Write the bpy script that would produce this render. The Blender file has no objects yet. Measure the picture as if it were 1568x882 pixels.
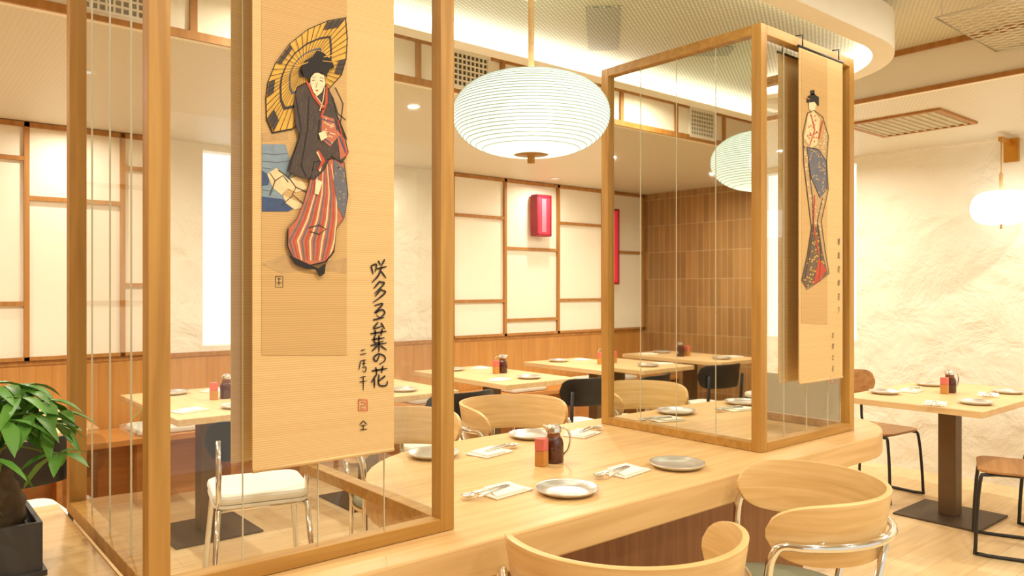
import bpy, math, random
from mathutils import Vector
random.seed(7)
S = bpy.context.scene
S.view_settings.view_transform = 'Standard'
S.view_settings.look = 'None'

# ---------------------------------------------------------------- materials
def lin(c):
    return tuple((x/255/12.92 if x/255 <= .04045 else ((x/255+.055)/1.055)**2.4) for x in c) + (1,)

def base(name):
    m = bpy.data.materials.new(name); m.use_nodes = True
    nt = m.node_tree
    return m, nt, nt.nodes['Principled BSDF']

def plain(name, c, rough=.5, metal=0, noise=.06, emit=0, ecol=None, scale=12, spec=.5):
    m, nt, b = base(name)
    b.inputs['Roughness'].default_value = rough
    b.inputs['Metallic'].default_value = metal
    b.inputs['Specular IOR Level'].default_value = spec
    tc = nt.nodes.new('ShaderNodeTexCoord'); n = nt.nodes.new('ShaderNodeTexNoise')
    n.inputs['Scale'].default_value = scale
    nt.links.new(tc.outputs['Object'], n.inputs['Vector'])
    mx = nt.nodes.new('ShaderNodeMixRGB'); L = lin(c)
    mx.inputs[1].default_value = tuple(v*(1-noise) for v in L[:3])+(1,)
    mx.inputs[2].default_value = tuple(min(1, v*(1+noise)) for v in L[:3])+(1,)
    nt.links.new(n.outputs['Fac'], mx.inputs[0]); nt.links.new(mx.outputs[0], b.inputs['Base Color'])
    if emit:
        b.inputs['Emission Color'].default_value = lin(ecol or c)
        b.inputs['Emission Strength'].default_value = emit
    return m

def wood(name, c1, c2, axis='X', rough=.45, scale=1.0):
    m, nt, b = base(name)
    b.inputs['Roughness'].default_value = rough
    tc = nt.nodes.new('ShaderNodeTexCoord'); mp = nt.nodes.new('ShaderNodeMapping')
    s = {'X': (1.2, 22, 22), 'Y': (22, 1.2, 22), 'Z': (22, 22, 1.2), 'C': (2.2, 2.2, 34)}[axis]
    mp.inputs['Scale'].default_value = tuple(v*scale for v in s)
    n = nt.nodes.new('ShaderNodeTexNoise'); n.inputs['Scale'].default_value = 1.5
    n.inputs['Detail'].default_value = 6; n.inputs['Distortion'].default_value = .6
    r = nt.nodes.new('ShaderNodeValToRGB')
    r.color_ramp.elements[0].position = .3; r.color_ramp.elements[0].color = lin(c2)
    r.color_ramp.elements[1].position = .65; r.color_ramp.elements[1].color = lin(c1)
    nt.links.new(tc.outputs['Object'], mp.inputs[0]); nt.links.new(mp.outputs[0], n.inputs['Vector'])
    nt.links.new(n.outputs['Fac'], r.inputs[0]); nt.links.new(r.outputs[0], b.inputs['Base Color'])
    return m

def bricks(name, c1, c2, cm, axes, bw, bh, mortar=.003, rough=.4, offset=.5):
    m, nt, b = base(name)
    b.inputs['Roughness'].default_value = rough
    tc = nt.nodes.new('ShaderNodeTexCoord'); sp = nt.nodes.new('ShaderNodeSeparateXYZ'); cb = nt.nodes.new('ShaderNodeCombineXYZ')
    nt.links.new(tc.outputs['Object'], sp.inputs[0])
    nt.links.new(sp.outputs[axes[0]], cb.inputs[0]); nt.links.new(sp.outputs[axes[1]], cb.inputs[1])
    k = nt.nodes.new('ShaderNodeTexBrick'); k.offset = offset
    k.inputs['Scale'].default_value = 1; k.inputs['Brick Width'].default_value = bw; k.inputs['Row Height'].default_value = bh
    k.inputs['Mortar Size'].default_value = mortar
    k.inputs['Color1'].default_value = lin(c1); k.inputs['Color2'].default_value = lin(c2); k.inputs['Mortar'].default_value = lin(cm)
    nt.links.new(cb.outputs[0], k.inputs['Vector'])
    n = nt.nodes.new('ShaderNodeTexNoise'); mp = nt.nodes.new('ShaderNodeMapping')
    sc = [18, 18, 18]; sc[axes[0]] = 1.5; mp.inputs['Scale'].default_value = sc
    nt.links.new(tc.outputs['Object'], mp.inputs[0]); nt.links.new(mp.outputs[0], n.inputs['Vector']); n.inputs['Scale'].default_value = 2
    mx = nt.nodes.new('ShaderNodeMixRGB'); mx.blend_type = 'MULTIPLY'; mx.inputs[0].default_value = .35
    nt.links.new(k.outputs['Color'], mx.inputs[1]); nt.links.new(n.outputs['Fac'], mx.inputs[2])
    g = nt.nodes.new('ShaderNodeMixRGB'); g.blend_type = 'MULTIPLY'; g.inputs[0].default_value = 1; g.inputs[2].default_value = (1.18,)*3+(1,)
    nt.links.new(mx.outputs[0], g.inputs[1]); nt.links.new(g.outputs[0], b.inputs['Base Color'])
    return m

def stucco(name, c):
    m, nt, b = base(name)
    b.inputs['Base Color'].default_value = lin(c); b.inputs['Roughness'].default_value = .85
    tc = nt.nodes.new('ShaderNodeTexCoord')
    n = nt.nodes.new('ShaderNodeTexNoise'); n.inputs['Scale'].default_value = 3.6; n.inputs['Detail'].default_value = 7; n.inputs['Roughness'].default_value = .58; n.inputs['Distortion'].default_value = .35
    v = nt.nodes.new('ShaderNodeTexVoronoi'); v.feature = 'SMOOTH_F1'; v.inputs['Scale'].default_value = 6
    mxv = nt.nodes.new('ShaderNodeVectorMath'); mxv.operation = 'ADD'
    sc_ = nt.nodes.new('ShaderNodeVectorMath'); sc_.operation = 'SCALE'; sc_.inputs['Scale'].default_value = .3
    nt.links.new(tc.outputs['Object'], n.inputs['Vector'])
    nt.links.new(n.outputs['Color'], sc_.inputs[0]); nt.links.new(tc.outputs['Object'], mxv.inputs[0]); nt.links.new(sc_.outputs[0], mxv.inputs[1])
    nt.links.new(mxv.outputs[0], v.inputs['Vector'])
    vs = nt.nodes.new('ShaderNodeMath'); vs.operation = 'MULTIPLY'; vs.inputs[1].default_value = .5
    nt.links.new(v.outputs['Distance'], vs.inputs[0])
    a = nt.nodes.new('ShaderNodeMath'); a.operation = 'ADD'
    nt.links.new(n.outputs['Fac'], a.inputs[0]); nt.links.new(vs.outputs[0], a.inputs[1])
    bp = nt.nodes.new('ShaderNodeBump'); bp.inputs['Strength'].default_value = .6; bp.inputs['Distance'].default_value = .065
    nt.links.new(a.outputs[0], bp.inputs['Height']); nt.links.new(bp.outputs[0], b.inputs['Normal'])
    return m

def meshsheet(name, c1, c2, scale=32):
    m, nt, b = base(name)
    b.inputs['Roughness'].default_value = .5
    tc = nt.nodes.new('ShaderNodeTexCoord')
    outs = []
    for sgn in (1, -1):
        mp = nt.nodes.new('ShaderNodeMapping'); mp.inputs['Rotation'].default_value = (0, 0, sgn*math.radians(62))
        w = nt.nodes.new('ShaderNodeTexWave'); w.inputs['Scale'].default_value = scale*.32; w.inputs['Distortion'].default_value = 0
        nt.links.new(tc.outputs['Object'], mp.inputs[0]); nt.links.new(mp.outputs[0], w.inputs['Vector']); outs.append(w)
    mx = nt.nodes.new('ShaderNodeMath'); mx.operation = 'MULTIPLY'
    nt.links.new(outs[0].outputs['Fac'], mx.inputs[0]); nt.links.new(outs[1].outputs['Fac'], mx.inputs[1])
    r = nt.nodes.new('ShaderNodeMixRGB'); r.inputs[1].default_value = lin(c1); r.inputs[2].default_value = lin(c2)
    nt.links.new(mx.outputs[0], r.inputs[0]); nt.links.new(r.outputs[0], b.inputs['Base Color'])
    return m

def glass(name, tint=(.97, .98, .95), frost=None, k=.6):
    """thin architectural glass: transparent, reflecting more at grazing incidence"""
    m = bpy.data.materials.new(name); m.use_nodes = True; nt = m.node_tree
    for n in list(nt.nodes):
        if n.type == 'BSDF_PRINCIPLED': nt.nodes.remove(n)
    out = [n for n in nt.nodes if n.type == 'OUTPUT_MATERIAL'][0]
    t = nt.nodes.new('ShaderNodeBsdfTransparent'); t.inputs[0].default_value = tint+(1,)
    g = nt.nodes.new('ShaderNodeBsdfGlossy'); g.inputs['Roughness'].default_value = .02
    f = nt.nodes.new('ShaderNodeLayerWeight'); f.inputs['Blend'].default_value = .5
    p = nt.nodes.new('ShaderNodeMath'); p.operation = 'POWER'; p.inputs[1].default_value = 3.5
    q = nt.nodes.new('ShaderNodeMath'); q.operation = 'MULTIPLY_ADD'; q.inputs[1].default_value = k; q.inputs[2].default_value = .08
    nt.links.new(f.outputs['Facing'], p.inputs[0]); nt.links.new(p.outputs[0], q.inputs[0])
    mx = nt.nodes.new('ShaderNodeMixShader')
    nt.links.new(q.outputs[0], mx.inputs[0]); nt.links.new(t.outputs[0], mx.inputs[1]); nt.links.new(g.outputs[0], mx.inputs[2])
    last = mx
    if frost:
        d = nt.nodes.new('ShaderNodeBsdfDiffuse'); d.inputs[0].default_value = lin(frost)
        m2 = nt.nodes.new('ShaderNodeMixShader'); m2.inputs[0].default_value = .75
        nt.links.new(mx.outputs[0], m2.inputs[1]); nt.links.new(d.outputs[0], m2.inputs[2]); last = m2
    nt.links.new(last.outputs[0], out.inputs[0])
    return m

def emis(name, c, s):
    m = bpy.data.materials.new(name); m.use_nodes = True; nt = m.node_tree
    for n in list(nt.nodes):
        if n.type == 'BSDF_PRINCIPLED': nt.nodes.remove(n)
    out = [n for n in nt.nodes if n.type == 'OUTPUT_MATERIAL'][0]
    e = nt.nodes.new('ShaderNodeEmission'); e.inputs[0].default_value = lin(c); e.inputs[1].default_value = s
    nt.links.new(e.outputs[0], out.inputs[0]); return m

def slats(name, c1, c2):
    m, nt, b = base(name); b.inputs['Roughness'].default_value = .7
    tc = nt.nodes.new('ShaderNodeTexCoord')
    w = nt.nodes.new('ShaderNodeTexWave'); w.bands_direction = 'Z'; w.inputs['Scale'].default_value = 60
    w.inputs['Distortion'].default_value = .3
    nt.links.new(tc.outputs['Object'], w.inputs['Vector'])
    n = nt.nodes.new('ShaderNodeTexNoise'); mp = nt.nodes.new('ShaderNodeMapping'); mp.inputs['Scale'].default_value = (.5, .5, 60)
    nt.links.new(tc.outputs['Object'], mp.inputs[0]); nt.links.new(mp.outputs[0], n.inputs['Vector']); n.inputs['Scale'].default_value = 2
    a = nt.nodes.new('ShaderNodeMath'); a.operation = 'MULTIPLY_ADD'; a.inputs[1].default_value = .6
    nt.links.new(w.outputs['Fac'], a.inputs[0])
    s2 = nt.nodes.new('ShaderNodeMath'); s2.operation = 'MULTIPLY'; s2.inputs[1].default_value = .5
    nt.links.new(n.outputs['Fac'], s2.inputs[0]); nt.links.new(s2.outputs[0], a.inputs[2])
    r = nt.nodes.new('ShaderNodeMixRGB'); r.inputs[1].default_value = lin(c2); r.inputs[2].default_value = lin(c1)
    nt.links.new(a.outputs[0], r.inputs[0]); nt.links.new(r.outputs[0], b.inputs['Base Color'])
    return m

M = {}
M['frame'] = wood('oak_frame', (194, 147, 72), (168, 120, 50), 'Z')
M['frameh'] = wood('oak_frame_h', (194, 147, 72), (168, 120, 50), 'X')
M['top'] = wood('table_oak', (230, 192, 134), (210, 168, 108), 'X', .35, .8)
M['top2'] = wood('table_oak_y', (232, 200, 150), (218, 180, 126), 'Y', .4)
M['chairwood'] = wood('chair_ash', (236, 200, 140), (218, 176, 112), 'C', .32)
M['brownply'] = wood('brown_ply', (188, 138, 82), (162, 110, 58), 'X', .4)
M['wains'] = bricks('wainscot_wood', (206, 150, 80), (196, 138, 68), (168, 114, 54), (2, 0), 2.0, .09, .0012, .45)
M['bench'] = wood('bench_wood', (206, 144, 76), (190, 126, 60), 'X', .45)
M['bar'] = wood('lattice_wood', (184, 130, 64), (162, 108, 46), 'Z', .5)
M['paper'] = plain('shoji_paper', (246, 239, 221), .8, noise=.015)
M['stucco'] = stucco('white_stucco', (241, 235, 218))
M['white'] = plain('white_paint', (243, 237, 221), .7, noise=.02)
M['tile'] = bricks('stacked_tile', (182, 138, 86), (160, 120, 74), (206, 180, 142), (2, 1), .30, .075, .0025, .3, 0)
M['floor'] = bricks('pale_oak_floor', (236, 211, 164), (226, 194, 142), (200, 166, 116), (0, 1), 1.2, .16, .0015, .35)
M['mesh'] = meshsheet('expanded_metal', (166, 164, 128), (240, 237, 210), 62)
M['meshd'] = meshsheet('dark_patch_mesh', (130, 132, 108), (212, 206, 178), 62)  # darker mesh tone for the stand-in patch under the canopy
M['meshc'] = meshsheet('perforated_ceiling', (214, 206, 186), (233, 227, 209), 50)
M['ceil'] = meshsheet('mesh_ceiling', (206, 200, 176), (235, 229, 208), 50)
M['steel'] = plain('brushed_steel', (224, 222, 216), .26, .75)
M['chrome'] = plain('chrome', (234, 232, 228), .1, 1, .01)
M['dark'] = plain('dark_metal', (84, 70, 54), .5, .3)
M['pedestal'] = plain('bronze_pedestal', (108, 84, 56), .45, .3)
M['black'] = plain('black_metal', (36, 33, 31), .4)
M['napkin'] = plain('napkin_cloth', (244, 238, 222), .9)
M['cush'] = plain('white_cushion', (232, 228, 214), .95, scale=60)
M['green'] = plain('sage_cushion', (132, 132, 106), .95)
M['scroll'] = slats('bamboo_scroll', (236, 202, 144), (210, 170, 110))
M['scroll2'] = slats('bamboo_print_ground', (218, 180, 120), (192, 152, 94))
M['glass'] = glass('clear_glass')
M['frost'] = glass('frosted_glass', frost=(206, 198, 178))
M['mirror'] = plain('mirror', (232, 232, 222), .02, 1, 0)
M['joint'] = plain('glass_joint', (206, 200, 172), .3)
M['led'] = emis('led_strip', (255, 250, 234), 7)
M['bulb'] = emis('bulb', (255, 252, 242), 10)
M['lens'] = emis('fill_downlight_lens', (255, 246, 224), 1.0)  # glowing face of the added ceiling fill lamps
M['sky'] = emis('window_daylight', (255, 250, 236), 1.4)
M['gold'] = plain('brass', (205, 150, 60), .3, .8)
M['pinkd'] = plain('red_lacquer', (150, 26, 44), .5)
M['pink'] = plain('red_lantern_paper', (214, 46, 68), .6, emit=.3, ecol=(255, 60, 84))
M['pinkc'] = plain('red_lantern_glow', (250, 110, 122), .6, emit=.4, ecol=(255, 120, 130))
M['soy'] = plain('soy_sauce_glass', (78, 32, 14), .08, spec=.8)
M['jar'] = plain('jar_glass_brown', (128, 70, 30), .08, spec=.8)
M['boxtan'] = plain('box_tan', (200, 140, 68), .6)
M['boxpink'] = plain('box_pink', (216, 112, 98), .6)
M['leaf'] = plain('leaf_green', (96, 152, 56), .45, noise=.45, scale=9)
M['stem'] = plain('stem_green', (126, 138, 70), .6)
M['trunk'] = plain('mossy_trunk', (90, 72, 50), .9, noise=.6, scale=40)
M['pot'] = plain('charcoal_pot', (62, 60, 58), .55)
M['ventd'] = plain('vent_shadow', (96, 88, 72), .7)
M['hatch'] = plain('grey_grille', (200, 188, 158), .6)

# ---------------------------------------------------------------- geometry helpers
def obj(name, verts, faces, mat, parent=None, smooth=False):
    me = bpy.data.meshes.new(name); me.from_pydata([tuple(v) for v in verts], [], faces); me.update()
    if smooth:
        for p in me.polygons: p.use_smooth = True
    if mat: me.materials.append(mat)
    o = bpy.data.objects.new(name, me); S.collection.objects.link(o)
    if parent: o.parent = parent
    return o

def root(name, loc=(0, 0, 0), rz=0):
    e = bpy.data.objects.new(name, None); e.empty_display_size = .05
    e.location = loc; e.rotation_euler = (0, 0, math.radians(rz)); S.collection.objects.link(e); return e

def boxvf(b, off=0):
    x0, x1, y0, y1, z0, z1 = b
    v = [(x0,y0,z0),(x1,y0,z0),(x1,y1,z0),(x0,y1,z0),(x0,y0,z1),(x1,y0,z1),(x1,y1,z1),(x0,y1,z1)]
    f = [(0,3,2,1),(4,5,6,7),(0,1,5,4),(1,2,6,5),(2,3,7,6),(3,0,4,7)]
    return v, [tuple(i+off for i in q) for q in f]

def boxes(name, lst, mat, parent=None, bevel=0):
    V, F = [], []
    for b in lst:
        v, f = boxvf(b, len(V)); V += v; F += f
    o = obj(name, V, F, mat, parent)
    if bevel:
        md = o.modifiers.new('bev', 'BEVEL'); md.width = bevel; md.segments = 2; md.limit_method = 'ANGLE'
    return o

def box(name, x0, x1, y0, y1, z0, z1, mat, parent=None, bevel=0):
    return boxes(name, [(x0, x1, y0, y1, z0, z1)], mat, parent, bevel)

def slab(name, pts, z0, z1, mat, parent=None, bevel=0):
    n = len(pts)
    V = [(p[0], p[1], z0) for p in pts]+[(p[0], p[1], z1) for p in pts]
    F = [tuple(range(n-1, -1, -1)), tuple(range(n, 2*n))]+[(i, (i+1) % n, n+(i+1) % n, n+i) for i in range(n)]
    o = obj(name, V, F, mat, parent)
    if bevel:
        md = o.modifiers.new('bev', 'BEVEL'); md.width = bevel; md.segments = 2; md.limit_method = 'ANGLE'; md.angle_limit = math.radians(50)
    return o

def arc(cx, cy, r, a0, a1, n=12):
    return [(cx+r*math.cos(math.radians(a0+(a1-a0)*i/n)), cy+r*math.sin(math.radians(a0+(a1-a0)*i/n))) for i in range(n+1)]

def rrect(x0, x1, y0, y1, r, n=12):
    return arc(x1-r, y0+r, r, -90, 0, n)+arc(x1-r, y1-r, r, 0, 90, n)+arc(x0+r, y1-r, r, 90, 180, n)+arc(x0+r, y0+r, r, 180, 270, n)

def sweepvf(pts, r, seg=10, off=0, closed=False):
    P = [Vector(p) for p in pts]; n = len(P); V = []; F = []
    t0 = (P[1]-P[0]).normalized()
    up = Vector((0, 0, 1)) if abs(t0.z) < .9 else Vector((1, 0, 0))
    nrm = t0.cross(up).normalized()
    for i in range(n):
        if closed: t = (P[(i+1) % n]-P[i-1]).normalized()
        else: t = (P[min(i+1, n-1)]-P[max(i-1, 0)]).normalized()
        nrm = (nrm-t*nrm.dot(t)).normalized(); bn = t.cross(nrm)
        rr = r[i] if isinstance(r, (list, tuple)) else r
        for k in range(seg):
            a = 2*math.pi*k/seg
            V.append(P[i]+nrm*math.cos(a)*rr+bn*math.sin(a)*rr)
    m = n if closed else n-1
    for i in range(m):
        for k in range(seg):
            a = i*seg+k; b = i*seg+(k+1) % seg; j = (i+1) % n
            F.append((off+a, off+b, off+j*seg+(k+1) % seg, off+j*seg+k))
    if not closed:
        F.append(tuple(off+k for k in range(seg-1, -1, -1))); F.append(tuple(off+(n-1)*seg+k for k in range(seg)))
    return V, F

def tube(name, pts, r, mat, parent=None, seg=10, closed=False):
    V, F = sweepvf(pts, r, seg, 0, closed); return obj(name, V, F, mat, parent, True)

def tubes(name, paths, r, mat, parent=None, seg=8, closed=False):
    V, F = [], []
    for p in paths:
        v, f = sweepvf(p, r, seg, len(V), closed); V += v; F += f
    return obj(name, V, F, mat, parent, True)

def smooth_path(pts, n=6):
    P = [Vector(p) for p in pts]; P = [P[0]*2-P[1]]+P+[P[-1]*2-P[-2]]; out = []
    for i in range(1, len(P)-2):
        for k in range(n):
            t = k/n; a, b, c, d = P[i-1], P[i], P[i+1], P[i+2]
            out.append(.5*((2*b)+(c-a)*t+(2*a-5*b+4*c-d)*t*t+(3*b-a-3*c+d)*t**3))
    out.append(P[-2]); return out

def lathe(name, prof, mat, parent=None, seg=32, c=(0, 0), cap=False):
    V, F = [], []
    for r, z in prof:
        for k in range(seg):
            a = 2*math.pi*k/seg; V.append((c[0]+r*math.cos(a), c[1]+r*math.sin(a), z))
    for i in range(len(prof)-1):
        for k in range(seg):
            a = i*seg+k; b = i*seg+(k+1) % seg
            F.append((a, b, b+seg, a+seg))
    return obj(name, V, F, mat, parent, True)

def band(name, cy, r0, r1, half, z0, z1, th, mat, parent=None, n=48, nz=8, taper=10, dip=0):
    V, F = [], []
    for i in range(n+1):
        t = -1+2*i/n; a = math.radians(-90+t*half)
        e = max(0, 1-abs(t)**taper)**.5; e = max(e, .12)
        zm = (z0+z1)/2 - dip*t*t; h = (z1-z0)/2*e
        for j in range(nz+1):
            s = -1+2*j/nz; z = zm+h*s; r = r0+(r1-r0)*(z-z0)/(z1-z0)
            V.append((r*math.cos(a), cy+r*math.sin(a), z))
    for i in range(n):
        for j in range(nz):
            a = i*(nz+1)+j; F.append((a, a+nz+1, a+nz+2, a+1))
    o = obj(name, V, F, mat, parent, True)
    md = o.modifiers.new('sol', 'SOLIDIFY'); md.thickness = th; md.offset = 0
    md = o.modifiers.new('bev', 'BEVEL'); md.width = th*.3; md.segments = 2; md.limit_method = 'ANGLE'; md.angle_limit = math.radians(60)
    return o

# ---------------------------------------------------------------- room shell
XL, XR, YB, YF = -1.4, 6.15, 5.8, -2.6
ZC, ZL = 2.72, 2.47
YS, XS = 3.4, 4.38
box('floor', XL-.1, XR+.1, YF, YB+.1, -.05, 0, M['floor'])
wx0, wx1, wz0, wz1 = 1.87, 2.55, .97, 2.42
boxes('wall_back', [(XL-.1, wx0, YB, YB+.15, 0, ZC+.1), (wx1, XR+.1, YB, YB+.15, 0, ZC+.1),
                    (wx0, wx1, YB, YB+.15, 0, wz0), (wx0, wx1, YB, YB+.15, wz1, ZC+.1)], M['stucco'])
boxes('window_1', [(wx0, wx1, YB+.12, YB+.14, wz0, wz1)], M['sky'])
ry0, ry1 = 2.98, 3.85
boxes('wall_right', [(XR, XR+.15, YF, ry0, 0, ZC+.1), (XR, XR+.15, ry1, YB, 0, ZC+.1),
                     (XR, XR+.15, ry0, ry1, 0, .97), (XR, XR+.15, ry0, ry1, 2.42, ZC+.1)], M['stucco'])
boxes('window_2', [(XR+.12, XR+.14, ry0, ry1, .97, 2.42)], M['sky'])
box('wall_left', XL-.15, XL, YF, YB, 0, ZC+.1, M['tile'])
box('ceiling', XL, XS, YF, YS, ZC, ZC+.05, M['ceil'])
boxes('ceiling_lowered', [(XL, XR, YS+.05, YB, ZL, ZL+.05), (XS+.05, XR, YF, YS+.05, ZL, ZL+.05)], M['meshc'])
box('soffit_back', XL, XS+.05, YS, YS+.05, ZL, ZC, M['paper'])
box('soffit_right', XS, XS+.05, YF, YS, ZL, ZC, M['paper'])
tb = [(XL, XS, YS-.015, YS, ZL-.005, ZL+.03), (XL, XS, YS-.015, YS, ZC-.03, ZC)]
x = -1.24
while x < XS:
    tb.append((x, x+.03, YS-.014, YS, ZL, ZC)); x += .57
boxes('trim_1', tb, M['bar'])
boxes('trim_2', [(XS-.015, XS, YF, YS-.015, ZL-.005, ZL+.02), (XS-.015, XS, YF, YS-.015, ZC-.03, ZC)], M['bar'])
boxes('trim_3', [(XR-.02, XR, YF, YB, ZL-.02, ZL)], M['white'])

def vent(cx, y, cz, w=.26, h=.18, nx=9, nz=6):
    r = root('air_vent', (cx, y, cz))
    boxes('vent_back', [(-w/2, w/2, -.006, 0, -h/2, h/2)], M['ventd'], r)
    g = []
    for i in range(nx+1):
        xx = -w/2+w*i/nx; g.append((xx-.004, xx+.004, -.014, -.004, -h/2, h/2))
    for i in range(nz+1):
        zz = -h/2+h*i/nz; g.append((-w/2, w/2, -.016, -.004, zz-.004, zz+.004))
    g += [(-w/2-.02, w/2+.02, -.018, 0, h/2, h/2+.02), (-w/2-.02, w/2+.02, -.018, 0, -h/2-.02, -h/2),
          (-w/2-.02, -w/2, -.018, 0, -h/2, h/2), (w/2, w/2+.02, -.018, 0, -h/2, h/2)]
    boxes('vent_grille', g, M['white'], r)
vent(.76, YS-.001, 2.595); vent(2.52, YS-.001, 2.595); vent(-.1, YS-.001, 2.595)
r = root('ceiling_hatch', (5.15, 2.15, ZL))
boxes('hatch_frame', [(-.3, .3, -.3, -.27, -.015, 0), (-.3, .3, .27, .3, -.015, 0), (-.3, -.27, -.27, .27, -.015, 0), (.27, .3, -.27, .27, -.015, 0)], M['bar'], r)
boxes('hatch_grille', [(-.27, .27, -.27, .27, -.006, 0)]+[(-.27, .27, -.25+i*.05, -.235+i*.05, -.014, -.004) for i in range(11)], M['hatch'], r)

YW = YB-.002
boxes('wainscot', [(XL+.004, XR-.004, YW-.02, YW, 0, .9)], M['wains'])
boxes('trim_4', [(XL+.004, XR-.004, YW-.028, YW, .9, .93)], M['bar'])
def shoji(x0, x1, cols):
    r = root('shoji_panel', (0, YW, 0))
    boxes('paper', [(x0, x1, -.02, 0, .932, ZL-.004)], M['paper'], r)
    b = [(x0, x1, -.045, -.018, ZL-.035, ZL-.004), (x0, x1, -.045, -.018, .932, .955)]
    xs = sorted(cols.keys())
    for i, xx in enumerate(xs):
        b.append((xx-.015, xx+.015, -.045, -.018, .932, ZL-.005))
        nx = xs[i+1] if i+1 < len(xs) else x1
        for z in cols[xx]: b.append((xx, nx, -.043, -.018, z-.014, z+.014))
    b.append((x1-.03, x1, -.045, -.018, .932, ZL-.005))
    boxes('lattice', b, M['bar'], r)
shoji(XL+.005, 1.54, {XL+.02: [1.8], -.62: [2.1, 1.3], .08: [2.23, 1.3], .757: [1.98], 1.32: [2.23, 1.42]})
shoji(3.98, XR-.025, {3.995: [2.1], 4.105: [2.08, 1.276], 4.73: [1.79, 1.084], 5.44: [2.075, 1.275]})

def redlamp(x, w, z0, z1):
    r = root('red_wall_lantern', (x, YW-.046, 0))
    box('body', -w/2, w/2, -.09, 0, z0, z1, M['pink'], r, .01)
    box('glow_panel', -w*.16, w*.16, -.093, -.088, z0+.03, z1-.03, M['pinkc'], r)
    boxes('caps', [(-w/2-.006, w/2+.006, -.096, 0, z0-.012, z0+.01), (-w/2-.006, w/2+.006, -.096, 0, z1-.01, z1+.012),
                   (-w/2-.008, -w/2+.012, -.096, 0, z0, z1), (w/2-.012, w/2+.008, -.096, 0, z0, z1)], M['pinkd'], r)
redlamp(5.15, .18, 1.93, 2.32)
redlamp(-.75, .2, 1.45, 2.25)

r = root('banquette_bench')
box('seat_board', XL+.005, XR-.05, 5.27, YB-.04, .40, .44, M['bench'], r, .004)
box('front_panel', XL+.005, XR-.05, 5.45, 5.47, 0, .40, M['bench'], r)
boxes('dividers', [(x, x+.03, 5.3, 5.45, 0, .40) for x in (-1.2, -.4, .4, .85, 1.3, 1.9, 2.4, 2.95, 3.5, 4.0, 4.6, 5.2, 5.8)], M['bench'], r)
for i in range(7):
    cx = -1.0+.425+1.05*i
    c = slab('bench_cushion', rrect(-.21, .21, -.19, .19, .05, 5), 0, .04, M['cush'], None, .012)
    c.location = (cx, 5.5, .441)

# ---------------------------------------------------------------- communal table
ctop = M['top']
def bez(a, b, c, d, n=12):
    return [tuple(a[k]*(1-t)**3+3*b[k]*t*(1-t)**2+3*c[k]*t*t*(1-t)+d[k]*t**3 for k in (0, 1)) for t in [i/n for i in range(n+1)]]
out = [(.43+.0, 1.55)] + arc(3.85-.52, 1.55+.52, .52, -90, 0, 14) + arc(3.85-.52, 2.65-.52, .52, 0, 90, 14) + \
      bez((1.85, 2.65), (1.48, 2.65), (1.20, 2.36), (1.20, 1.98)) + \
      [(1.20, 1.725), (.43, 1.725), (.43, 2.65)] + arc(.0+.35, 2.65-.35, .35, 90, 180, 10) + arc(.35, 1.55+.35, .35, 180, 270, 10)
r = root('communal_table')
slab('tabletop', out, .65, .75, ctop, r, .006)
boxes('base_cabinet', [(1.55, 3.3, 1.85, 2.35, 0, .65)], wood('base_brown', (150, 102, 62), (128, 82, 46), 'Z'), r)
boxes('end_base', [(.1, .4, 1.85, 2.35, 0, .65)], M['bench'], r)

# ---------------------------------------------------------------- glazed dividers
def divider(name, x0, x1, y0, y1, kinds):
    r = root(name); z0, z1, w = .751, 2.445, .022
    for i, (px, py) in enumerate([(x0, y0), (x1, y0), (x0, y1), (x1, y1)]):
        box('post_%d' % (i+1), px-w, px+w, py-w, py+w, z0, z1, M['frame'], r, .002)
    def rails(side):
        rl = []; n = 4
        if side in 'fb':
            y = y0 if side == 'f' else y1
            rl.append((x0+w, x1-w, y-w, y+w, z1-.04, z1))
            if not (side == 'b' and kinds.get('b') is None): rl.append((x0+w, x1-w, y-w, y+w, z0, z0+.035))
        else:
            xx = x0 if side == 'l' else x1
            rl.append((xx-w, xx+w, y0+w, y1-w, z1-.04, z1)); rl.append((xx-w, xx+w, y0+w, y1-w, z0, z0+.035))
        boxes('rail_'+side, rl, M['frameh'], r, .002)
        k = kinds.get(side)
        if k is None: return
        a, b = z0+.035, z1-.04; js = []
        if side in 'fb':
            obj('pane_'+side, [(x0+w, y, a), (x1-w, y, a), (x1-w, y, b), (x0+w, y, b)], [(0, 1, 2, 3)], M[k], r)
            for i in range(1, n):
                xx = x0+(x1-x0)*i/n; js.append((xx-.001, xx+.001, y-.002, y+.002, a, b))
        else:
            obj('pane_'+side, [(xx, y0+w, a), (xx, y1-w, a), (xx, y1-w, b), (xx, y0+w, b)], [(0, 1, 2, 3)], M[k], r)
            for i in range(1, n):
                yy = y0+(y1-y0)*i/n; js.append((xx-.002, xx+.002, yy-.001, yy+.001, a, b))
        if side in 'fl': boxes('joints_'+side, js, M['joint'], r)
    for s in 'fblr': rails(s)
    return r
d1 = divider('glass_partition', .454, 1.178, 1.70, 2.515, {'f': 'glass', 'l': 'glass', 'r': 'glass'})
d2 = divider('mirrored_partition', 2.70, 3.42, 1.70, 2.515, {'f': 'glass', 'l': 'mirror', 'r': 'glass', 'b': 'glass'})
boxes('frosted_band', [(3.405, 3.412, 1.73, 2.49, .79, .98)], M['frost'], d2)

# ---------------------------------------------------------------- hanging print scrolls
SX, CX = .6413, .7673
def on_scroll(px, py, Y):
    """measured print outline -> true (x, z) on the scroll plane"""
    u = (px-784)/1171; D = Y/(CX-SX*u)
    return D*(CX*u+SX), 1.4+(442-py)/1171*D

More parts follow.
